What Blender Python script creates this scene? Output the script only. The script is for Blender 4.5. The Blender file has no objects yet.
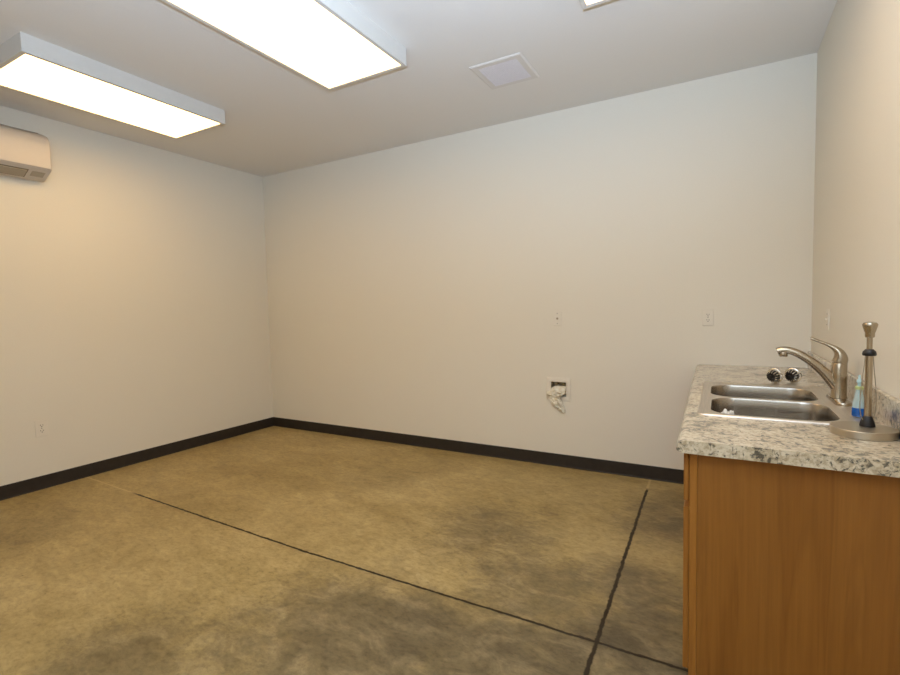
import bpy, bmesh, math, random
from mathutils import Vector, Matrix, noise
random.seed(7)
C = bpy.context.scene.collection
PI = math.pi
W, H, ZB, ZC = 5.242, 2.9585, 0.107, 0.915      # room width, ceiling height, baseboard, counter top
LAMP_COL, LAMP_S = (1.0, .619, .229), 6.2
FLASH_COL, FLASH_W = (.586, .743, 1.0), 606.0
YF = -4.45                                        # wall behind the camera

# ------------------------------------------------------------------ materials
def new_mat(name):
    m = bpy.data.materials.new(name); m.use_nodes = True
    nt = m.node_tree
    return m, nt, nt.nodes['Principled BSDF']
def N(nt, t, **k):
    n = nt.nodes.new(t)
    for a, v in k.items():
        if hasattr(n, a): setattr(n, a, v)
        else: n.inputs[a.replace('_', ' ')].default_value = v
    return n
def L(nt, a, b): nt.links.new(a, b)
def ramp(nt, fac, stops, interp='LINEAR'):
    r = N(nt, 'ShaderNodeValToRGB'); r.color_ramp.interpolation = interp
    e = r.color_ramp.elements
    while len(e) < len(stops): e.new(.5)
    for i, (p, c) in enumerate(stops):
        e[i].position = p; e[i].color = (*c, 1) if len(c) == 3 else c
    L(nt, fac, r.inputs[0]); return r
def mixc(nt, fac, a, b, mode='MIX'):
    n = N(nt, 'ShaderNodeMix'); n.data_type = 'RGBA'; n.blend_type = mode
    for sock, v in ((n.inputs[0], fac), (n.inputs[6], a), (n.inputs[7], b)):
        if hasattr(v, 'is_linked'): L(nt, v, sock)
        elif isinstance(v, (int, float)): sock.default_value = v
        else: sock.default_value = (*v, 1)
    return n.outputs[2]
def mth(nt, op, a, b=0.0, c=0.0):
    n = N(nt, 'ShaderNodeMath'); n.operation = op
    for i, v in enumerate((a, b, c)):
        if hasattr(v, 'is_linked'): L(nt, v, n.inputs[i])
        else: n.inputs[i].default_value = v
    return n.outputs[0]
def simple(name, col, rough=.5, metal=0.0, var=.04, scale=30.0, bump=0.0, spec=.5, coat=0.0):
    m, nt, b = new_mat(name)
    tc = N(nt, 'ShaderNodeTexCoord')
    n = N(nt, 'ShaderNodeTexNoise', Scale=scale, Detail=3.0); L(nt, tc.outputs['Object'], n.inputs['Vector'])
    lo = tuple(max(0, c*(1-var)) for c in col); hi = tuple(min(1, c*(1+var)) for c in col)
    r = ramp(nt, n.outputs['Fac'], [(.3, lo), (.7, hi)])
    L(nt, r.outputs[0], b.inputs['Base Color'])
    b.inputs['Roughness'].default_value = rough; b.inputs['Metallic'].default_value = metal
    b.inputs['Specular IOR Level'].default_value = spec; b.inputs['Coat Weight'].default_value = coat
    if bump:
        bp = N(nt, 'ShaderNodeBump', Strength=bump, Distance=.002); L(nt, n.outputs['Fac'], bp.inputs['Height'])
        L(nt, bp.outputs[0], b.inputs['Normal'])
    return m
WALL = simple('cream wall paint', (.80, .765, .665), .55, var=.012, scale=120, bump=.06, spec=.3)
CEIL = simple('ceiling paint', (.80, .785, .745), .7, var=.012, scale=120, bump=.06, spec=.2)
BASEB = simple('dark vinyl', (.020, .015, .011), .6, var=.2, scale=20)
WHITE = simple('white plastic', (.80, .765, .70), .4, var=.01)
PLATE = simple('plate plastic', (.80, .762, .665), .4, var=.01)
SLOT = simple('dark slot', (.12, .10, .075), .6, var=.1)
LAMPW = simple('white enamel', (.66, .645, .60), .4, var=.01)
VENTW = simple('vent enamel', (.72, .70, .66), .5, var=.01)
GRILLE = simple('grille white', (.78, .765, .79), .5, var=.01)
ACW = simple('air conditioner plastic', (.60, .555, .50), .35, var=.01)
ACD = simple('louver plastic', (.38, .335, .26), .4, var=.02)
ACK = simple('louver gap', (.16, .13, .09), .6, var=.02)
BLACKP = simple('black plastic', (.007, .006, .006), .5, var=.1)
CLOTH = simple('white rag', (.78, .74, .61), .8, var=.05, scale=60, bump=.3)
LUMP = simple('crumpled white', (.85, .82, .76), .35, var=.03, scale=60, bump=.2)
BRASS = simple('valve brass', (.40, .33, .20), .4, .7)
BOXIN = simple('grey box inside', (.62, .57, .47), .6, var=.2)

def steel(name, col, rough, axis, aniso=.0):
    m, nt, b = new_mat(name)
    tc = N(nt, 'ShaderNodeTexCoord'); mp = N(nt, 'ShaderNodeMapping')
    s = [300, 300, 300]; s[axis] = 6
    mp.inputs['Scale'].default_value = s
    L(nt, tc.outputs['Object'], mp.inputs[0])
    n = N(nt, 'ShaderNodeTexNoise', Scale=1.0, Detail=2.0); L(nt, mp.outputs[0], n.inputs['Vector'])
    r = ramp(nt, n.outputs['Fac'], [(.3, tuple(c*.9 for c in col)), (.7, tuple(min(1, c*1.08) for c in col))])
    L(nt, r.outputs[0], b.inputs['Base Color']); b.inputs['Metallic'].default_value = 1
    rr = N(nt, 'ShaderNodeMapRange'); rr.inputs[3].default_value = rough*.85; rr.inputs[4].default_value = rough*1.2
    L(nt, n.outputs['Fac'], rr.inputs[0]); L(nt, rr.outputs[0], b.inputs['Roughness'])
    return m
SINK = steel('reflection darkened bowl steel', (.44, .41, .37), .24, 1)  # bowl colour lowered to carry the dark reflections inside the bowls
RIM = steel('brushed rim steel', (.66, .61, .54), .42, 1)  # same sink steel, kept lighter than the reflection-darkened bowls
DISC = simple('brushed base steel', (.50, .44, .35), .38, 1.0, var=.02, scale=8)
NICKEL = steel('brushed nickel', (.44, .375, .285), .24, 2)
CHROME = steel('polished steel', (.72, .69, .63), .12, 2)

def floor_mat():
    m, nt, b = new_mat('sealed brown concrete')
    tc = N(nt, 'ShaderNodeTexCoord'); P = tc.outputs['Object']
    sp = N(nt, 'ShaderNodeSeparateXYZ'); L(nt, P, sp.inputs[0]); X, Y = sp.outputs[0], sp.outputs[1]
    mp = N(nt, 'ShaderNodeMapping'); mp.inputs['Rotation'].default_value = (0, 0, .55); mp.inputs['Scale'].default_value = (1, 1.7, 1)
    L(nt, P, mp.inputs[0])
    big = N(nt, 'ShaderNodeTexNoise', Scale=.9, Detail=6.0, Roughness=.62, Distortion=.5); L(nt, mp.outputs[0], big.inputs['Vector'])
    mid = N(nt, 'ShaderNodeTexNoise', Scale=4.5, Detail=8.0, Roughness=.68, Distortion=.8); L(nt, mp.outputs[0], mid.inputs['Vector'])
    fine = N(nt, 'ShaderNodeTexNoise', Scale=30, Detail=8.0, Roughness=.75); L(nt, mp.outputs[0], fine.inputs['Vector'])
    # worn grey blotches at fixed places on the slab
    warp = N(nt, 'ShaderNodeTexNoise', Scale=3.2, Detail=7.0, Roughness=.7); L(nt, P, warp.inputs['Vector'])
    acc = None
    for (cx, cy, rad, amt) in ((-1.75, -1.38, .38, .60), (-1.95, -2.48, .46, .75), (-1.40, -2.32, .42, .80), (-.98, -2.35, .34, .85), (-.78, -.80, .30, .80), (-.78, -.42, .26, .45),
                               (-.88, -1.62, .30, .80), (-.72, -2.05, .32, .95), (-2.62, -3.05, .30, .65), (-1.25, -1.85, .36, .55), (-1.7, -2.9, .6, .7), (-4.4, -2.72, .30, .22), (-2.9, -.9, .34, .20)):
        dx = mth(nt, 'SUBTRACT', X, cx); dy = mth(nt, 'SUBTRACT', Y, cy)
        d = mth(nt, 'SQRT', mth(nt, 'ADD', mth(nt, 'MULTIPLY', dx, dx), mth(nt, 'MULTIPLY', dy, dy)))
        d = mth(nt, 'ADD', d, mth(nt, 'MULTIPLY', mth(nt, 'SUBTRACT', warp.outputs['Fac'], .5), 1.5*rad+.25))
        k = N(nt, 'ShaderNodeMapRange'); k.interpolation_type = 'SMOOTHSTEP'
        k.inputs[1].default_value = rad*1.5; k.inputs[2].default_value = rad*.25; k.inputs[3].default_value = 0; k.inputs[4].default_value = amt
        L(nt, d, k.inputs[0])
        acc = k.outputs[0] if acc is None else mth(nt, 'SUBTRACT', 1.0, mth(nt, 'MULTIPLY', mth(nt, 'SUBTRACT', 1.0, acc), mth(nt, 'SUBTRACT', 1.0, k.outputs[0])))
    v = mth(nt, 'ADD', mth(nt, 'MULTIPLY', big.outputs['Fac'], .5), mth(nt, 'MULTIPLY', mid.outputs['Fac'], .5))
    base = ramp(nt, v, [(.34, (.26, .182, .065)), (.45, (.365, .270, .108)), (.58, (.465, .352, .155)), (.70, (.56, .44, .215))])
    grey = ramp(nt, mid.outputs['Fac'], [(.28, (.085, .066, .034)), (.5, (.150, .116, .062)), (.72, (.30, .235, .13))])
    c = mixc(nt, acc, base.outputs[0], grey.outputs[0])
    f2 = ramp(nt, fine.outputs['Fac'], [(.30, (.55, .52, .47)), (.5, (.92, .92, .91)), (.72, (1.12, 1.12, 1.12))])
    c = mixc(nt, .75, c, f2.outputs[0], 'MULTIPLY')
    pt = N(nt, 'ShaderNodeTexNoise', Scale=14, Detail=7.0, Roughness=.72, Distortion=.6); L(nt, mp.outputs[0], pt.inputs['Vector'])
    f3 = ramp(nt, pt.outputs['Fac'], [(.34, (.62, .60, .56)), (.52, (1, 1, 1)), (.70, (1.15, 1.13, 1.08))])
    c = mixc(nt, .5, c, f3.outputs[0], 'MULTIPLY')
    # dark spalls and specks
    sn = N(nt, 'ShaderNodeTexNoise', Scale=11, Detail=5.0, Roughness=.75); L(nt, P, sn.inputs['Vector'])
    sr = ramp(nt, sn.outputs['Fac'], [(.66, (0, 0, 0)), (.74, (1, 1, 1))])
    c = mixc(nt, mth(nt, 'MULTIPLY', sr.outputs[0], .65), c, (.06, .04, .018))
    # saw cut joints: ragged, dirt filled, pale where the fill is missing by the walls
    wn = N(nt, 'ShaderNodeTexNoise', Scale=9, Detail=4.0); L(nt, P, wn.inputs['Vector'])
    wob = mth(nt, 'MULTIPLY', mth(nt, 'SUBTRACT', wn.outputs['Fac'], .5), .010)
    wn2 = N(nt, 'ShaderNodeTexNoise', Scale=30, Detail=3.0); L(nt, P, wn2.inputs['Vector'])
    rag = mth(nt, 'MULTIPLY', mth(nt, 'SUBTRACT', wn2.outputs['Fac'], .5), .014)
    def seam(dist, width, fillmask):
        nonlocal c
        d = mth(nt, 'ABSOLUTE', mth(nt, 'ADD', dist, wob)); d = mth(nt, 'ADD', d, rag)
        k = N(nt, 'ShaderNodeMapRange'); k.inputs[1].default_value = width*1.35; k.inputs[2].default_value = width*.7
        L(nt, d, k.inputs[0])
        col = mixc(nt, fillmask, (.50, .37, .17), (.024, .015, .006))
        c = mixc(nt, k.outputs[0], c, col)
        return k.outputs[0]
    def step(v, a, b_):
        k = N(nt, 'ShaderNodeMapRange'); k.inputs[1].default_value = a; k.inputs[2].default_value = b_; L(nt, v, k.inputs[0]); return k.outputs[0]
    # joint parallel to the back wall
    dy = mth(nt, 'SUBTRACT', Y, mth(nt, 'ADD', -2.066, mth(nt, 'MULTIPLY', mth(nt, 'MAXIMUM', 0.0, mth(nt, 'SUBTRACT', -2.6, X)), .031)))
    s1 = seam(dy, .0070, step(X, -4.52, -4.40))
    dx = mth(nt, 'SUBTRACT', X, mth(nt, 'ADD', mth(nt, 'MULTIPLY', Y, -.0215), -.996))
    s2 = seam(dx, .0085, step(Y, -.20, -.26))
    L(nt, c, b.inputs['Base Color'])
    rr = ramp(nt, mid.outputs['Fac'], [(.3, (.44, .44, .44)), (.7, (.62, .62, .62))]); L(nt, rr.outputs[0], b.inputs['Roughness'])
    b.inputs['Specular IOR Level'].default_value = .28
    hgt = mth(nt, 'SUBTRACT', mth(nt, 'MULTIPLY', fine.outputs['Fac'], .15), mth(nt, 'MAXIMUM', s1, s2))
    bp = N(nt, 'ShaderNodeBump', Strength=.35, Distance=.004); L(nt, hgt, bp.inputs['Height']); L(nt, bp.outputs[0], b.inputs['Normal'])
    return m
FLOOR = floor_mat()

def granite():
    m, nt, b = new_mat('speckled stone laminate')
    tc = N(nt, 'ShaderNodeTexCoord'); P = tc.outputs['Object']
    a = N(nt, 'ShaderNodeTexNoise', Scale=46, Detail=8.0, Roughness=.70, Distortion=.9); L(nt, P, a.inputs['Vector'])
    w = N(nt, 'ShaderNodeTexNoise', Scale=9, Detail=5.0, Roughness=.6, Distortion=.4); L(nt, P, w.inputs['Vector'])
    g = N(nt, 'ShaderNodeTexNoise', Scale=60, Detail=5.0, Roughness=.7); L(nt, P, g.inputs['Vector'])
    base = ramp(nt, w.outputs['Fac'], [(.35, (.44, .36, .235)), (.5, (.64, .545, .39)), (.68, (.74, .65, .49))])
    tan = ramp(nt, g.outputs['Fac'], [(.42, (.42, .32, .19)), (.55, (1, 1, 1))])
    c = mixc(nt, .55, base.outputs[0], tan.outputs[0], 'MULTIPLY')
    k = mth(nt, 'ADD', mth(nt, 'MULTIPLY', a.outputs['Fac'], .70), mth(nt, 'MULTIPLY', w.outputs['Fac'], .30))
    dk = ramp(nt, k, [(.440, (1, 1, 1)), (.490, (0, 0, 0))])
    c = mixc(nt, mth(nt, 'MULTIPLY', dk.outputs[0], .93), c, (.030, .030, .020))
    L(nt, c, b.inputs['Base Color'])
    b.inputs['Roughness'].default_value = .30; b.inputs['Specular IOR Level'].default_value = .7
    b.inputs['Coat Weight'].default_value = 1.0; b.inputs['Coat Roughness'].default_value = .22; b.inputs['Coat IOR'].default_value = 1.9
    return m
STONE = granite()

def wood(name, lo, hi, rot):
    m, nt, b = new_mat(name)
    tc = N(nt, 'ShaderNodeTexCoord'); mp = N(nt, 'ShaderNodeMapping')
    mp.inputs['Scale'].default_value = (9, 9, .55)
    L(nt, tc.outputs['Object'], mp.inputs[0])
    n1 = N(nt, 'ShaderNodeTexNoise', Scale=1.0, Detail=4.0, Roughness=.55, Distortion=.9); L(nt, mp.outputs[0], n1.inputs['Vector'])
    rings = mth(nt, 'PINGPONG', mth(nt, 'MULTIPLY', n1.outputs['Fac'], 14.0), 1.0)
    rg = ramp(nt, rings, [(0, (.86, .84, .80)), (.5, (.98, .98, .98)), (1, (1.05, 1.05, 1.05))])
    mp2 = N(nt, 'ShaderNodeMapping'); mp2.inputs['Scale'].default_value = (90, 90, 2.2)
    L(nt, tc.outputs['Object'], mp2.inputs[0])
    n2 = N(nt, 'ShaderNodeTexNoise', Scale=1.0, Detail=5.0, Roughness=.6); L(nt, mp2.outputs[0], n2.inputs['Vector'])
    base = ramp(nt, n1.outputs['Fac'], [(.3, lo), (.7, hi)])
    c = mixc(nt, .7, base.outputs[0], rg.outputs[0], 'MULTIPLY')
    fg = ramp(nt, n2.outputs['Fac'], [(.3, (.80, .78, .74)), (.65, (1, 1, 1))])
    c = mixc(nt, .7, c, fg.outputs[0], 'MULTIPLY')
    L(nt, c, b.inputs['Base Color']); b.inputs['Roughness'].default_value = .45; b.inputs['Specular IOR Level'].default_value = .3
    return m
WOOD = wood('honey maple panel', (.255, .098, .0150), (.335, .140, .0265), 0)
WOODF = wood('honey maple frame', (.33, .130, .020), (.40, .170, .032), 0)

def emit_mat(dim=1.0):
    m, nt, b = new_mat('lit diffuser')
    b.inputs['Base Color'].default_value = (.85, .86, .87, 1)
    b.inputs['Emission Color'].default_value = (*LAMP_COL, 1)
    b.inputs['Emission Strength'].default_value = LAMP_S*dim
    return m
LENS = emit_mat(); LENSD = emit_mat(.75)
def clear(name, col, rough=.05, ior=1.4):
    m, nt, b = new_mat(name)
    b.inputs['Base Color'].default_value = (*col, 1); b.inputs['Transmission Weight'].default_value = 1
    b.inputs['Roughness'].default_value = rough; b.inputs['IOR'].default_value = ior
    return m
CLEARP = clear('clear plastic', (.72, .90, .92), .25, 1.15); CLEARP.node_tree.nodes['Principled BSDF'].inputs['Transmission Weight'].default_value = .6
LIQ = simple('blue liquid', (.004, .075, .30), .15, var=.05)
GREENP = simple('green collar plastic', (.45, .52, .22), .4, var=.05)
AQUA = simple('aqua plastic', (.42, .62, .66), .4, var=.05)

# ------------------------------------------------------------------ mesh helpers
def obj(name, bm, mat, parent=None, smooth=False, bevel=0.0, seg=2):
    bmesh.ops.recalc_face_normals(bm, faces=bm.faces)
    me = bpy.data.meshes.new(name); bm.to_mesh(me); bm.free()
    o = bpy.data.objects.new(name, me); C.objects.link(o)
    for m in (mat if isinstance(mat, (list, tuple)) else [mat]): me.materials.append(m)
    if bevel:
        md = o.modifiers.new('bevel', 'BEVEL'); md.width = bevel; md.segments = seg; md.limit_method = 'ANGLE'; md.angle_limit = .6
        me.polygons.foreach_set('use_smooth', [True]*len(me.polygons))
        wn = o.modifiers.new('wn', 'WEIGHTED_NORMAL'); wn.keep_sharp = True
    elif smooth:
        me.polygons.foreach_set('use_smooth', [True]*len(me.polygons))
        if smooth != 'all':
            me.set_sharp_from_angle(angle=.7)
    if parent: o.parent = parent
    return o
def thing(name, label, cat, loc=(0, 0, 0), group=None):
    o = bpy.data.objects.new(name, None); C.objects.link(o); o.location = loc; o.empty_display_size = .05
    o['label'] = label; o['category'] = cat
    if group: o['group'] = group
    return o
def tag(o, label, cat, group=None):
    o['label'] = label; o['category'] = cat
    if group: o['group'] = group
    return o
def box(bm, a, b, off=(0, 0, 0)):
    x0, y0, z0 = (a[i]-off[i] for i in range(3)); x1, y1, z1 = (b[i]-off[i] for i in range(3))
    v = [bm.verts.new(p) for p in ((x0,y0,z0),(x1,y0,z0),(x1,y1,z0),(x0,y1,z0),(x0,y0,z1),(x1,y0,z1),(x1,y1,z1),(x0,y1,z1))]
    for f in ((0,3,2,1),(4,5,6,7),(0,1,5,4),(1,2,6,5),(2,3,7,6),(3,0,4,7)): bm.faces.new([v[i] for i in f])
    return v
def bx(a, b, off=(0, 0, 0)):
    bm = bmesh.new(); box(bm, a, b, off); return bm
def quad(bm, pts): bm.faces.new([bm.verts.new(p) for p in pts])
def loft(bm, loops, cap0=True, cap1=True):
    R_ = [[bm.verts.new(p) for p in lp] for lp in loops]
    n = len(R_[0])
    for a, b in zip(R_, R_[1:]):
        for i in range(n): bm.faces.new((a[i], a[(i+1) % n], b[(i+1) % n], b[i]))
    if cap0: bm.faces.new(R_[0][::-1])
    if cap1: bm.faces.new(R_[-1])
    return R_
def lathe(bm, prof, n=32, c=(0, 0, 0), cap0=True, cap1=True):
    return loft(bm, [[(c[0]+r*math.cos(2*PI*i/n), c[1]+r*math.sin(2*PI*i/n), c[2]+z) for i in range(n)] for r, z in prof], cap0, cap1)
def tube(bm, pts, rad, n=12, squash=None, closed=False):
    """sweep: rad is one number or one per point; squash = per point height factor"""
    P = [Vector(p) for p in pts]; loops = []
    up = Vector((0, 0, 1)); prev = None
    for i, p in enumerate(P):
        t = (P[min(i+1, len(P)-1)]-P[max(i-1, 0)]).normalized()
        s = t.cross(up)
        if s.length < 1e-3: s = prev or Vector((1, 0, 0))
        s.normalize()
        if prev and s.dot(prev) < 0: s = -s
        prev = s; u = s.cross(t).normalized()
        r = rad[i] if isinstance(rad, (list, tuple)) else rad
        q = squash[i] if squash else 1
        loops.append([p+s*(r*math.cos(2*PI*k/n))+u*(r*q*math.sin(2*PI*k/n)) for k in range(n)])
    return loft(bm, loops)
def smoothpts(pts, per=6):
    """Catmull-Rom through rows of numbers"""
    P = [Vector(p) if len(p) == 3 else list(p) for p in pts]; P = [list(p) for p in P]
    out = []
    for i in range(len(P)-1):
        p0, p1, p2, p3 = P[max(i-1, 0)], P[i], P[i+1], P[min(i+2, len(P)-1)]
        for k in range(per):
            t = k/per
            out.append([.5*((2*b)+(-a+c)*t+(2*a-5*b+4*c-d)*t*t+(-a+3*b-3*c+d)*t**3) for a, b, c, d in zip(p0, p1, p2, p3)])
    out.append(P[-1]); return out
def rrect(x0, y0, x1, y1, r, z, n=8):
    out = []
    for cx, cy, a0 in ((x1-r, y1-r, 0), (x0+r, y1-r, PI/2), (x0+r, y0+r, PI), (x1-r, y0+r, 3*PI/2)):
        for k in range(n+1):
            a = a0+PI/2*k/n; out.append((cx+r*math.cos(a), cy+r*math.sin(a), z))
    return out
def fill_with_holes(bm, loops):
    edges = []
    vs = []
    for lp in loops:
        v = [bm.verts.new(p) for p in lp]; vs.append(v)
        for i in range(len(v)): edges.append(bm.edges.new((v[i], v[(i+1) % len(v)])))
    bmesh.ops.triangle_fill(bm, use_beauty=True, use_dissolve=False, edges=edges)
    return vs
def struct(o): o['kind'] = 'structure'; return o

# ------------------------------------------------------------------ the room
bm = bmesh.new(); box(bm, (-W-.15, YF-.15, -.12), (.15, .15, 0)); struct(obj('floor', bm, FLOOR))
bm = bmesh.new(); box(bm, (-W-.15, YF-.15, H), (.15, .15, H+.12)); struct(obj('ceiling', bm, CEIL))
HX0, HX1, HZ0, HZ1 = -1.790, -1.652, .600, .728          # opening of the recessed box in the back wall
bm = bmesh.new()
box(bm, (-W-.15, 0, 0), (HX0, .12, H)); box(bm, (HX1, 0, 0), (.15, .12, H)); box(bm, (HX0, 0, 0), (HX1, .12, HZ0)); box(bm, (HX0, 0, HZ1), (HX1, .12, H))
bmesh.ops.remove_doubles(bm, verts=bm.verts, dist=1e-5)
struct(obj('wall_back', bm, WALL))
struct(obj('wall_left', bx((-W-.15, YF, 0), (-W, 0, H)), WALL))
struct(obj('wall_right', bx((0, YF, 0), (.15, 0, H)), WALL))
struct(obj('wall_front', bx((-W-.15, YF-.12, 0), (.15, YF, H)), WALL))
def baseboard(name, a, b, nrm):
    """vinyl cove base: thin strip with a small toe at the floor"""
    a = Vector(a); b = Vector(b); nrm = Vector(nrm); bm = bmesh.new()
    prof = [(0, 0), (.009, 0), (.0085, .004), (.006, .010), (.005, ZB-.004), (.003, ZB), (0, ZB)]
    loft(bm, [[p+nrm*d+Vector((0, 0, z)) for d, z in prof] for p in (a, b)])
    struct(obj(name, bm, BASEB))
baseboard('baseboard_back', (-W, 0, 0), (-.60, 0, 0), (0, -1, 0))
baseboard('baseboard_left', (-W, YF, 0), (-W, 0, 0), (1, 0, 0))
baseboard('baseboard_right', (0, YF, 0), (0, -2.25, 0), (-1, 0, 0))

# ------------------------------------------------------------------ ceiling lights
def ceiling_light(cx, label, lens=LENS):
    w, l, h, cy = .635, 1.275, .104, -2.07
    t = thing('ceiling_light', label, 'light', (cx, cy, H-h), 'surface mounted ceiling lights')
    b = .024
    bm = bmesh.new()                                       # housing: sides and bottom rim, open where the lens sits
    O = rrect(-w/2, -l/2, w/2, l/2, .002, 0, 1); I = rrect(-w/2+b, -l/2+b, w/2-b, l/2-b, .002, 0, 1)
    up = lambda lp, z: [(x, y, z) for x, y, _ in lp]
    loft(bm, [up(I, .008), I, O, up(O, h)], False, True)
    obj('housing', bm, LAMPW, t)
    bm = bmesh.new(); box(bm, (-w/2+b, -l/2+b, .005), (w/2-b, l/2-b, .012))
    obj('diffuser', bm, lens, t)
ceiling_light(-4.260, 'white box ceiling light nearest the left wall and air conditioner')
ceiling_light(-2.537, 'large white box ceiling light in the middle, left of the square vent')
ceiling_light(-.828, 'ceiling light at top right of the photo, only its corner in frame', LENSD)

# ------------------------------------------------------------------ ceiling vent
def vent():
    x0, x1, y0, y1 = -2.0, -1.638, -1.022, -.645
    cx, cy = (x0+x1)/2, (y0+y1)/2; a, d = (x1-x0)/2, (y1-y0)/2
    t = thing('ceiling_vent', 'square white return air grille set in the ceiling near the back wall', 'vent', (cx, cy, H))
    bm = bmesh.new(); I = .045
    loft(bm, [rrect(-a, -d, a, d, .004, 0, 2), rrect(-a, -d, a, d, .004, -.003, 2), rrect(-a+.010, -d+.010, a-.010, d-.010, .004, -.008, 2),
              rrect(-a+I, -d+I, a-I, d-I, .002, -.0075, 2), rrect(-a+I, -d+I, a-I, d-I, .002, 0, 2)], False, False)
    obj('frame', bm, VENTW, t)
    bm = bmesh.new(); n = 22
    for i in range(n):                                     # egg crate lattice
        x = -a+I+(2*(a-I))*(i+.5)/n; box(bm, (x-.0035, -d+I, -.0070), (x+.0035, d-I, -.001))
        y = -d+I+(2*(d-I))*(i+.5)/n; box(bm, (-a+I, y-.0035, -.0066), (a-I, y+.0035, -.0012))
    box(bm, (-a+I, -d+I, -.0015), (a-I, d-I, -.0003))
    obj('grille', bm, GRILLE, t)
vent()

# ------------------------------------------------------------------ air conditioner
def aircon():
    y1, ln = -2.155, .80
    t = thing('air_conditioner', 'white wall mounted split air conditioner high on the left wall', 'air conditioner', (-W, y1-ln/2, 2.44))
    e = ln/2
    prof = [(0, .0), (.055, -.008), (.115, .02), (.178, .050), (.192, .058), (.192, .245), (.182, .285), (.155, .318), (.10, .345), (.05, .352), (0, .352)]
    def sweep(pr, ya, yb): bm = bmesh.new(); loft(bm, [[(d, y, z) for d, z in pr] for y in (ya, yb)]); return bm
    obj('housing', sweep(prof, -e, e), ACW, t, bevel=.006, seg=3)
    fp = [(.190, .060), (.204, .063), (.207, .075), (.207, .235), (.198, .272), (.185, .296), (.178, .292), (.188, .262), (.190, .235)]
    obj('front_panel', sweep(fp, -e+.004, e-.010), ACW, t, bevel=.003)
    # underside slopes from (.055,-.008) back to (.178,.05)
    def under(d): return -.008+(d-.055)*(.058/.123)
    def slab(d0, d1, ya, yb, h): return sweep([(d0, under(d0)+.002), (d1, under(d1)+.002), (d1+.001, under(d1)-h), (d0+.001, under(d0)-h)], ya, yb)
    obj('outlet_slot', slab(.072, .162, -e+.05, e-.135, .0015), ACK, t)
    obj('louver', slab(.080, .154, -e+.056, e-.142, .006), ACD, t, bevel=.002)
    obj('display_panel', slab(.10, .155, e-.11, e-.03, .002), ACD, t)
    obj('top_grille', sweep([(.06, .353), (.11, .343), (.112, .346), (.06, .356)], -e+.04, e-.04), ACD, t)
aircon()

# ------------------------------------------------------------------ wall plates
def plate_frame(name, label, cat, loc, rz, group=None):
    t = thing(name, label, cat, loc, group); t.rotation_euler = (0, 0, rz)     # local: faces -y, x to the right
    obj('cover_plate', plate_bm(), PLATE, t, bevel=.0025)
    return t
def plate_bm(w=.072, h=.117, d=.0065): return bx((-w/2, -d, -h/2), (w/2, 0, h/2))
def disc_y(bm, r, y0, y1, cx=0, cz=0, n=16):
    loft(bm, [[(cx+r*math.cos(2*PI*i/n), y, cz+r*math.sin(2*PI*i/n)) for i in range(n)] for y in (y0, y1)])
def duplex(label, loc, rz):
    t = plate_frame('wall_outlet', label, 'outlet', loc, rz, 'duplex wall outlets')
    for s in (-1, 1):
        z = s*.0195; bm = bmesh.new()
        loft(bm, [[(x, y, zz+z) for x, zz, _ in rrect(-.017, -.0140, .017, .0140, .008, 0, 5)] for y in (-.0065, -.0085)])
        r = obj('receptacle', bm, PLATE, t)
        bm = bmesh.new()
        box(bm, (-.0085, -.0091, z-.001), (-.0055, -.0080, z+.0085)); box(bm, (.0055, -.0091, z-.001), (.0085, -.0080, z+.0075))
        disc_y(bm, .0032, -.0091, -.0080, 0, z-.0075)
        obj('slots', bm, SLOT, r)
    bm = bmesh.new(); disc_y(bm, .003, -.0078, -.006); obj('screw', bm, SLOT, t)
    return t
duplex('cream duplex outlet on the back wall above the countertop', (-.609, 0, 1.258), 0)
duplex('cream duplex outlet low on the left wall above the black baseboard', (-W, -2.270, .487), PI/2).scale = (1.15, 1, 1.12)
t = plate_frame('cable_outlet', 'small cream cable jack plate on the back wall above the recessed box', 'wall plate', (-1.725, 0, 1.262), 0)
bm = bmesh.new(); disc_y(bm, .0095, -.0085, -.006); disc_y(bm, .0048, -.016, -.0085); obj('jack', bm, simple('jack metal', (.42, .37, .28), .35, .8), t)
for s in (-1, 1): bm = bmesh.new(); disc_y(bm, .003, -.0078, -.006, 0, s*.042); obj('screw', bm, SLOT, t)
t = plate_frame('light_switch', 'cream light switch plate on the right wall behind the faucet', 'switch', (0, -.585, 1.257), -PI/2)
bm = bmesh.new(); box(bm, (-.005, -.0075, -.012), (.005, -.006, .012)); loft(bm, [rrect(-.004, -.0165+i*.0, .004, -.006, .0005, z, 1) for i, z in ((0, 0), (0, .008))]); obj('toggle', bm, PLATE, t)
for s in (-1, 1): bm = bmesh.new(); disc_y(bm, .003, -.0078, -.006, 0, s*.030); obj('screw', bm, SLOT, t)

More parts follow.
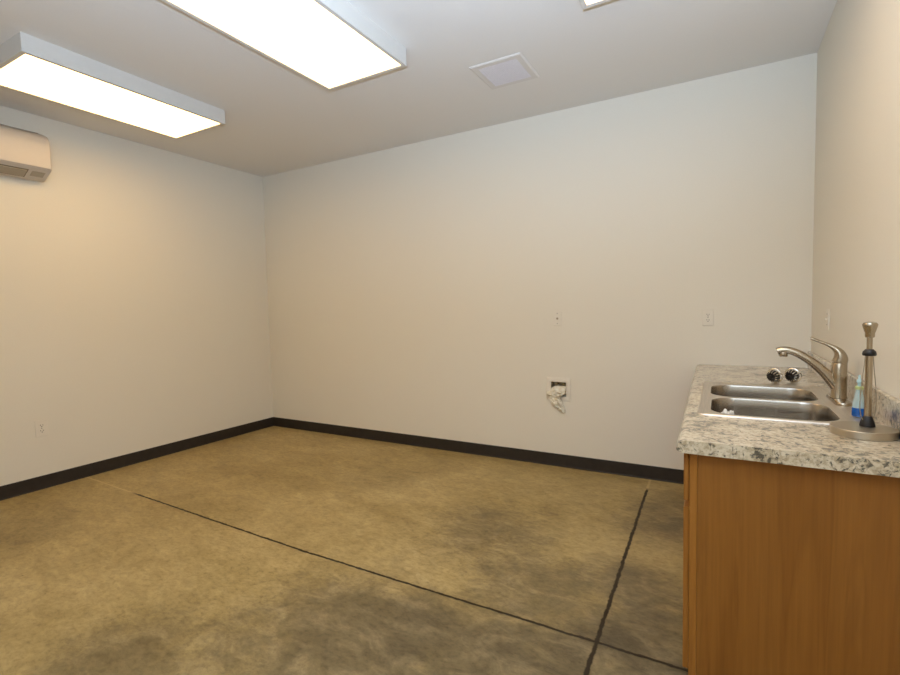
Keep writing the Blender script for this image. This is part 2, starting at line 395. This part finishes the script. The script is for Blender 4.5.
# ------------------------------------------------------------------ recessed box with a rag
def recessed_box():
    cx, cz = (HX0+HX1)/2, (HZ0+HZ1)/2
    t = thing('recessed_outlet_box', 'cream framed utility box sunk into the back wall below the cable jack', 'outlet box', (cx, 0, cz))
    a, d = (HX1-HX0)/2, (HZ1-HZ0)/2
    bm = bmesh.new()
    R_ = lambda m, y: [(x, y, z) for x, z, _ in rrect(-a-m, -d-m, a+m, d+m, .003, 0, 2)]
    loft(bm, [R_(.036, 0), R_(.036, -.004), R_(.033, -.006), R_(.002, -.006), R_(-.003, -.004), R_(-.003, .004)], False, False)
    obj('frame', bm, PLATE, t, smooth=True)
    bm = bmesh.new()
    loft(bm, [R_(-.002, .002), R_(-.004, .085), R_(-.001, .085), R_(0, .002)], False, False)
    quad(bm, [(-a+.003, .085, -d+.003), (a-.003, .085, -d+.003), (a-.003, .085, d-.003), (-a+.003, .085, d-.003)])
    obj('recess', bm, BOXIN, t)
    for x in (-.03, .028):
        bm = bmesh.new()
        loft(bm, [[(x+.011*math.cos(k*PI/5), y, .035+.011*math.sin(k*PI/5)) for k in range(10)] for y in (.083, .040)])
        obj('valve', bm, BRASS, t)
recessed_box()
def rag():
    """a wad stuffed in the opening with a twisted tail hanging down to the right"""
    bm = bmesh.new()
    # rows from top to bottom: z, x left, x right, front y, back y
    rows = smoothpts([(.688, -1.752, -1.662, .006, .045), (.676, -1.780, -1.657, -.014, .050), (.662, -1.786, -1.656, -.026, .050),
                      (.648, -1.796, -1.658, -.036, .048), (.632, -1.818, -1.660, -.044, .030), (.616, -1.814, -1.684, -.044, -.009),
                      (.594, -1.798, -1.698, -.036, -.009), (.572, -1.784, -1.694, -.036, -.009), (.548, -1.772, -1.686, -.034, -.009),
                      (.522, -1.752, -1.676, -.030, -.009), (.496, -1.724, -1.664, -.024, -.009), (.468, -1.692, -1.660, -.016, -.009)], 5)
    n = 56; loops = []
    for z, xl, xr, yf, yb in rows:
        lp = []
        for k in range(n):
            a = 2*PI*k/n; ca, sa = math.cos(a), math.sin(a)
            x = (xl+xr)/2+(xr-xl)/2*math.copysign(abs(ca)**.75, ca)
            y = (yf+yb)/2+(yb-yf)/2*math.copysign(abs(sa)**.75, sa)
            if sa < .2:
                q = Vector((x*38+z*22, z*16, 3.1)); f = noise.noise(q)
                g = abs(noise.noise(Vector((x*20-z*34, z*42+x*25, 9.7))))
                y += (.5-sa*.5)*(f*.016+g*.034-.009)
                y = min(y, yb if z > .60 and HX0+.006 < x < HX1-.006 else -.0075)
            x += .004*noise.noise(Vector((z*60, k*.35, 1.3)))
            if z > .600 and y > -.0100: x = max(HX0+.006, min(HX1-.006, x))
            lp.append((x+1.72, y, z-.60))
        loops.append(lp)
    loft(bm, loops)
    o = obj('rag', bm, CLOTH, None, smooth='all'); o.location = (-1.72, 0, .60)
    tag(o, 'crumpled off-white rag stuffed in the wall box, its tail hanging down', 'rag')
rag()

# ------------------------------------------------------------------ base cabinet
YE = -2.215                                                # near end of the cabinet
FX = -.610                                                 # face frame plane
def cabinet():
    t = thing('base_cabinet', 'honey maple base cabinet under the speckled countertop by the right wall', 'cabinet', (-.30, -1.1, 0)); o = (-.30, -1.1, 0)
    B = lambda a, b: bx(a, b, o)
    top = ZC-.0435
    bm = bmesh.new()                                       # sides, back, bottom, partitions (open top for the sink bowls)
    box(bm, (-.586, -.022, .0), (-.004, -.004, top), o)
    box(bm, (-.586, YE+.02, .09), (-.004, -.022, .11), o); box(bm, (-.02, YE+.02, .11), (-.004, -.022, top), o)
    for y in (-1.86, -.82): box(bm, (-.586, y-.009, .11), (-.02, y+.009, top), o)
    obj('carcass', bm, WOOD, t)
    obj('end_panel', B((-.5865, YE, 0), (-.004, YE+.019, top)), WOOD, t)
    obj('toe_kick', B((-.55, YE+.019, 0), (-.535, -.024, .10)), WOOD, t)
    bm = bmesh.new()                                       # face frame
    ys = [YE-.003, -1.86, -1.34, -.82, -.004]
    box(bm, (FX, YE-.003, 0), (-.587, YE+.04, top), o)
    for y in ys[1:-1]: box(bm, (FX, y-.02, .10), (-.587, y+.02, top), o)
    box(bm, (FX, -.044, .10), (-.587, -.004, top), o)
    for z0, z1 in ((.10, .135), (.668, .706), (top-.03, top)):
        for ya, yb in zip(ys, ys[1:]): box(bm, (FX+.0005, ya+.02, z0), (-.5875, yb-.02, z1), o)
    obj('face_frame', bm, WOODF, t)
    for ya, yb in zip(ys, ys[1:]):
        a, b = ya+.012, yb-.012
        bm = bmesh.new()                                   # shaker door: raised frame round a flat panel
        xf, xb = FX-.0185, FX-.0015
        z0, z1 = .108, .676
        loft(bm, [[(x-o[0], y-o[1], z) for y, z in ((a+m, z0+m), (b-m, z0+m), (b-m, z1-m), (a+m, z1-m))]
                  for x, m in ((xb, 0), (xf+.002, 0), (xf, .002), (xf, .055), (xf+.008, .060))])
        obj('door', bm, WOODF, t)
        obj('drawer_front', bx((FX-.0185, a, .698), (FX-.0015, b, top-.012), o), WOODF, t, bevel=.003)
cabinet()

# ------------------------------------------------------------------ countertop
RX0, RX1, RY0, RY1 = -.606, -.046, -1.822, -.905            # sink rim outline
YN = -2.250
def countertop():
    t = thing('countertop', 'cream and grey speckled laminate countertop along the right wall', 'countertop', (-.3, -1.1, ZC)); o = Vector((-.3, -1.1, ZC))
    th = .043
    bm = bmesh.new()
    fe = lambda y: -.687+.038*(y/YN)                       # the rolled front edge, slightly out of square with the wall
    hole = [(x-o.x, y-o.y, 0) for x, y, _ in rrect(RX0+.012, RY0+.012, RX1-.012, RY1-.012, .03, 0, 6)]
    prof = [(.033*(1-math.sin(PI/2*k/8)), -.029*(1-math.cos(PI/2*k/8))) for k in range(9)]
    prof += [(.026*(1-math.cos(PI/2*k/5)), -.029-.014*math.sin(PI/2*k/5)) for k in range(1, 6)]
    rows = [[bm.verts.new((fe(y)+d-o.x, y-o.y, z)) for d, z in prof] for y in (-.002, YN)]
    for A, B in zip(rows, rows[1:]):
        for i in range(13): bm.faces.new((A[i], A[i+1], B[i+1], B[i]))
    for S_, side in ((rows[0], -.002), (rows[-1], YN)):
        bm.faces.new(S_+[bm.verts.new((-.002-o.x, side-o.y, -th)), bm.verts.new((-.002-o.x, side-o.y, 0))])
    outer = [tuple(R_[0].co) for R_ in rows]+[(-.002-o.x, YN-o.y, 0), (-.002-o.x, -.002-o.y, 0)]
    v = fill_with_holes(bm, [outer, hole])
    low = [bm.verts.new((p.co.x, p.co.y, -th)) for p in v[1]]      # hole walls
    n = len(low)
    for i in range(n): bm.faces.new((v[1][i], v[1][(i+1) % n], low[(i+1) % n], low[i]))
    # underside, in four strips round the hole
    X0, X1 = fe(YN)+.026-o.x, -.002-o.x; Y0, Y1 = YN-o.y, -.002-o.y; XF = fe(-.002)+.026-o.x
    hx0, hx1, hy0, hy1 = RX0+.012-o.x, RX1-.012-o.x, RY0+.012-o.y, RY1-.012-o.y
    for (a, b, c, d) in ((X0, Y0, X1, hy0), (X0, hy1, X1, Y1), (X0, hy0, hx0, hy1), (hx1, hy0, X1, hy1)):
        quad(bm, [(a, b, -th), (c, b, -th), (c, d, -th), (a, d, -th)])
    bm.faces.new([bm.verts.new(p) for p in ((X0, Y0, -th), (XF, Y1, -th), (X0, Y1, -th))])
    bmesh.ops.remove_doubles(bm, verts=bm.verts, dist=1e-5)
    obj('worktop', bm, STONE, t, smooth=True)
    bm = bmesh.new()                                       # upstand along the right wall, rounded on top
    pr = [(-.002, 0), (-.018, 0), (-.018, .104)]
    for k in range(1, 7):
        a = PI-PI/2*k/6; pr.append((-.010+.008*math.cos(a), .104+.008*math.sin(a)))
    pr += [(-.002, .112)]
    loft(bm, [[(x-o.x, y-o.y, z) for x, z in pr] for y in (YN, -.002)])
    obj('backsplash', bm, STONE, t, smooth=True)
countertop()

# ------------------------------------------------------------------ sink
BOWLS = [(-.566, -1.370, -.136, -1.000), (-.558, -1.788, -.130, -1.402)]
BR = .092
def sink():
    t = thing('sink', 'double bowl stainless steel drop-in sink set in the countertop', 'sink', (-.326, -1.35, ZC)); o = (-.326, -1.35, 0)
    S = lambda lp: [(x-o[0], y-o[1], z) for x, y, z in lp]
    bm = bmesh.new()
    z = .005
    inner = rrect(RX0+.010, RY0+.010, RX1-.010, RY1-.010, .028, z, 8)
    v = fill_with_holes(bm, [S(inner)]+[S(rrect(*b, BR, z-.001, 12)) for b in BOWLS])
    lips = [rrect(RX0, RY0, RX1, RY1, .034, .0006, 8), rrect(RX0+.001, RY0+.001, RX1-.001, RY1-.001, .034, .003, 8), rrect(RX0+.005, RY0+.005, RX1-.005, RY1-.005, .031, z+.0008, 8), inner]
    loft(bm, [S(l) for l in lips], False, False)
    bmesh.ops.remove_doubles(bm, verts=bm.verts, dist=1e-5)
    obj('rim', bm, RIM, t, smooth=True)
    for (x0, y0, x1, y1) in BOWLS:
        bm = bmesh.new(); lp = []
        for m, zz, r in ((0, z-.001, BR), (.001, 0.001, BR-.0005), (.0025, -.003, BR-.001), (.0035, -.05, BR-.0015), (.008, -.135, BR-.004), (.022, -.162, BR-.006), (.040, -.177, .085), (.075, -.183, .07)):
            lp.append(S(rrect(x0+m, y0+m, x1-m, y1-m, r, zz, 12)))
        loft(bm, lp, False, True)
        b = obj('bowl', bm, SINK, t, smooth='all')
        bm = bmesh.new(); lathe(bm, [(.045, -.1828), (.043, -.1805), (.034, -.1808), (.030, -.1826)], 28, ((x0+x1)/2-o[0], (y0+y1)/2-o[1], 0), False, True)
        obj('drain', bm, CHROME, b, smooth=True)
sink()
def lump():  # crumpled white lump standing on the bowl floor
    bm = bmesh.new(); bmesh.ops.create_icosphere(bm, subdivisions=5, radius=1)
    for v in bm.verts:
        c = v.co.copy()
        w = abs(noise.noise(c*2.3))*.55+abs(noise.noise(c*5.1+Vector((4, 1, 2))))*.35
        s = .72+w*.75
        v.co = Vector((c.x*.042*s, c.y*.046*s, c.z*(.066 if c.z < 0 else .094)*s))
    for v in bm.verts:
        k = .55+.45*min(1, max(0, (v.co.z+.055)/.05)); v.co.x *= k; v.co.y *= k
        if v.co.z > 0: v.co.x *= 1+1.6*v.co.z
    lo = min(v.co.z for v in bm.verts)
    for v in bm.verts: v.co.z = max(v.co.z, lo+.012)
    lo = min(v.co.z for v in bm.verts)
    hi = max(v.co.z for v in bm.verts)
    for v in bm.verts: v.co.z = (v.co.z-lo)*.164/(hi-lo)
    o = obj('white_lump', bm, LUMP, None, smooth='all'); o.location = (-.497, -1.585, ZC-.1745)
    tag(o, 'small crumpled white lump in the near sink bowl', 'lump')
lump()

# ------------------------------------------------------------------ faucet
def faucet():
    fx, fy, zr = -.070, -1.315, ZC+.005
    t = thing('faucet', 'brushed nickel single lever kitchen faucet on the sink ledge', 'faucet', (fx, fy, zr))
    bm = bmesh.new()                                       # long deck plate with rounded ends
    lp = []
    for m, z in ((0, 0), (0, .006), (.003, .0115), (.010, .0135)):
        lp.append(rrect(-.028+m, -.128+m, .028-m, .128-m, .027-m, z, 8))
    loft(bm, lp); obj('deck_plate', bm, NICKEL, t, smooth=True)
    bm = bmesh.new()
    lathe(bm, [(.030, .013), (.030, .018), (.0285, .022), (.0282, .10), (.0280, .1655), (.0272, .1670), (.0250, .1670), (.0250, .171)], 40)
    obj('body', bm, NICKEL, t, smooth=True)
    # spout: leaves the body low, sweeps up and out, then turns down over the far bowl
    pts = smoothpts([(-.004, 0, .058), (-.026, 0, .090), (-.055, 0, .128), (-.095, 0, .168), (-.140, 0, .200), (-.176, 0, .216), (-.204, 0, .219), (-.226, 0, .212)], 6)
    n = len(pts); rad = []; sq = []
    for i in range(n):
        u = i/(n-1); rad.append(.0250-.0070*min(1, u*1.5)+.0015*max(0, (u-.72)/.28)); sq.append(.98-.10*u)
    bm = bmesh.new(); tube(bm, pts, rad, 20, sq)
    sp = obj('spout', bm, NICKEL, t, smooth='all')
    sp.rotation_euler = (0, 0, -.10)
    bm = bmesh.new(); lathe(bm, [(.0150, 0), (.0172, .003), (.0175, .016), (.014, .026)], 24, (-.203, 0, .189))
    obj('aerator', bm, NICKEL, sp, smooth=True)
    # lever: dome on the body running into a blade that rises towards the front
    bm = bmesh.new()
    pts = smoothpts([(.000, 0, .1695), (.004, 0, .190), (-.002, 0, .214), (-.018, 0, .233), (-.042, 0, .248), (-.066, 0, .259), (-.088, 0, .269), (-.103, 0, .276)], 6)
    n = len(pts); rad = [.0262, .0262, .0250, .0235, .0215, .0195]; 
    prof = smoothpts([(.0282, 1.0), (.0272, .95), (.0230, .82), (.0170, .68), (.0130, .56), (.0118, .56), (.0115, .56), (.0100, .56)], 6)
    tube(bm, pts, [p[0] for p in prof], 20, [p[1] for p in prof])
    h = obj('lever', bm, NICKEL, t, smooth='all'); h.rotation_euler = (0, 0, -.12)
faucet()

# ------------------------------------------------------------------ paper towel holder
def holder():
    z0 = ZC+.0005
    t = thing('paper_towel_holder', 'empty steel paper towel holder with round base on the near counter end', 'paper towel holder', (-.1076, -1.935, z0))
    bm = bmesh.new()
    lathe(bm, [(.086, 0), (.0878, .0012), (.0880, .0236), (.0868, .0248), (.012, .0250)], 64)
    obj('base', bm, DISC, t, smooth=True)
    px, py = .014, .018
    bm = bmesh.new(); lathe(bm, [(.0205, .0250), (.0208, .029), (.0185, .041), (.0140, .053), (.0115, .059), (.0105, .060)], 28, (px, py, 0)); obj('foot', bm, BLACKP, t, smooth=True)
    bm = bmesh.new(); lathe(bm, [(.0098, .055), (.0098, .268), (.0078, .270), (.0078, .328)], 24, (px, py, 0)); obj('post', bm, NICKEL, t, smooth=True)
    bm = bmesh.new(); lathe(bm, [(.0175, .262), (.0190, .267), (.0170, .276), (.0105, .283)], 28, (px, py, 0)); obj('collar', bm, BLACKP, t, smooth=True)
    bm = bmesh.new(); lathe(bm, [(.011, .322), (.0130, .326), (.0130, .337), (.0155, .344), (.0195, .359), (.0205, .365), (.0170, .371), (.006, .374)], 28, (px, py, 0)); obj('knob', bm, NICKEL, t, smooth=True)
    wm = simple('wire steel', (.45, .42, .36), .3, 1)
    ax = Vector((.87, .49, 0))
    for s in (-1, 1):
        bm = bmesh.new()
        w = smoothpts([(px+ax.x*d*s, py+ax.y*d*s, z) for d, z in ((.013, .265), (.017, .22), (.0235, .165), (.0270, .115), (.0265, .085), (.022, .060), (.014, .045))], 6)
        tube(bm, w, .0013, 8); obj('tension_wire', bm, wm, t, smooth=True)
holder()

# ------------------------------------------------------------------ bottle with blue liquid
def bottle():
    zr = ZC+.0064
    t = thing('soap_bottle', 'small clear tapered bottle with blue liquid beside the faucet', 'bottle', (-.066, -1.655, zr))
    bm = bmesh.new()
    lathe(bm, [(.017, 0), (.0200, .003), (.0205, .034), (.0190, .050), (.0125, .085), (.0095, .100), (.0095, .106)], 28, (0, 0, 0), True, False)
    obj('bottle_body', bm, CLEARP, t, smooth=True)
    bm = bmesh.new(); lathe(bm, [(.0205, .002), (.0212, .005), (.0212, .0335), (.0205, .0345)], 28); obj('liquid', bm, LIQ, t, smooth=True)
    bm = bmesh.new(); lathe(bm, [(.0115, .104), (.0130, .107), (.0130, .114), (.0105, .116)], 24); obj('cap_ring', bm, GREENP, t, smooth=True)
    bm = bmesh.new(); lathe(bm, [(.0055, .114), (.0055, .128), (.0085, .131), (.0085, .138), (.0045, .143), (.0035, .158)], 20); obj('nozzle', bm, AQUA, t, smooth=True)
    bm = bmesh.new(); lathe(bm, [(.0022, .036), (.0022, .113)], 10); obj('dip_tube', bm, AQUA, t)
bottle()

# ------------------------------------------------------------------ sink strainers
def strainer(label, px, py, yaw, tilt):
    t = thing('sink_strainer', label, 'strainer', (px, py, ZC), 'sink basket strainers')
    # local axis z = from rim to basket bottom
    bm = bmesh.new(); lathe(bm, [(.033, .006), (.0395, .000), (.0425, .001), (.0425, .004), (.040, .007), (.0345, .009), (.033, .012), (.032, .012)], 40, (0, 0, 0), False, False)
    parts = [obj('flange', bm, CHROME, t, smooth=True)]
    bm = bmesh.new(); lathe(bm, [(.031, .008), (.0285, .030), (.0275, .0325), (.010, .034), (.008, .040), (.004, .042)], 32); parts.append(obj('stopper', bm, BLACKP, t, smooth=True))
    bm = bmesh.new()
    for k in range(14):                                    # steel fingers round the dark stopper
        a = 2*PI*k/14; ca, sa = math.cos(a), math.sin(a); q = Vector((-sa, ca, 0))
        P = [Vector((ca*r, sa*r, z)) for r, z in ((.0335, .0085), (.0295, .0310), (.0215, .0345))]
        for A, B in zip(P, P[1:]):
            w = .0019
            box_pts = [A-q*w, A+q*w, B+q*w, B-q*w]; d = Vector((ca*.4, sa*.4, 1)).normalized()*.0012
            v = [bm.verts.new(p) for p in box_pts]+[bm.verts.new(p+d) for p in box_pts]
            for f in ((0, 1, 2, 3), (7, 6, 5, 4), (0, 4, 5, 1), (1, 5, 6, 2), (2, 6, 7, 3), (3, 7, 4, 0)): bm.faces.new([v[i] for i in f])
    bm2 = bm; parts.append(obj('basket', bm2, CHROME, t))
    Rm = Matrix.Rotation(yaw, 4, 'Z') @ Matrix.Rotation(tilt, 4, 'X')
    lo = 9
    for p in parts:
        p.data.transform(Rm); lo = min(lo, min(v.co.z for v in p.data.vertices))
    for p in parts: p.data.transform(Matrix.Translation((0, 0, -lo+.0005)))
strainer('chrome and black sink strainer on the counter, the left of the pair', -.262, -.800, -.62, 1.78)
strainer('chrome and black sink strainer on the counter, the right one nearer the faucet', -.176, -.765, -.52, 1.74)

# ------------------------------------------------------------------ the photographer's flash, bounced off the ceiling
fl = bpy.data.lights.new('camera_flash', 'SPOT'); fl.energy = FLASH_W; fl.color = FLASH_COL
fl.spot_size = 2.5; fl.spot_blend = 1.0; fl.shadow_soft_size = .04
fo = bpy.data.objects.new('camera_flash', fl); C.objects.link(fo); fo.location = (-.55, -4.02, 1.52)
fo.rotation_euler = (Vector((-.95, -3.5, H))-fo.location).to_track_quat('-Z', 'Y').to_euler()

# ------------------------------------------------------------------ camera and world
cam = bpy.data.cameras.new('camera'); co = bpy.data.objects.new('camera', cam); C.objects.link(co)
cam.sensor_width = 36; cam.lens = 483.993*36/900; cam.clip_start = .02
yaw, pitch, roll = .51269691, -.05895974, -.02246586
fwd = Vector((-math.sin(yaw)*math.cos(pitch), math.cos(yaw)*math.cos(pitch), math.sin(pitch)))
rt = Vector((math.cos(yaw), math.sin(yaw), 0)); up = rt.cross(fwd)
r2 = rt*math.cos(roll)+up*math.sin(roll); u2 = -rt*math.sin(roll)+up*math.cos(roll)
M = Matrix((r2, u2, -fwd)).transposed().to_4x4(); M.translation = (-.52008, -3.98737, 1.36275)
co.matrix_world = M
sc = bpy.context.scene; sc.camera = co
w = bpy.data.worlds.new('world'); sc.world = w; w.use_nodes = True
w.node_tree.nodes['Background'].inputs[0].default_value = (.5, .5, .5, 1); w.node_tree.nodes['Background'].inputs[1].default_value = .2
sc.view_settings.view_transform = 'Standard'; sc.view_settings.look = 'None'; sc.view_settings.gamma = 1
sc.view_settings.use_curve_mapping = False
sc.view_settings.exposure = 0.0
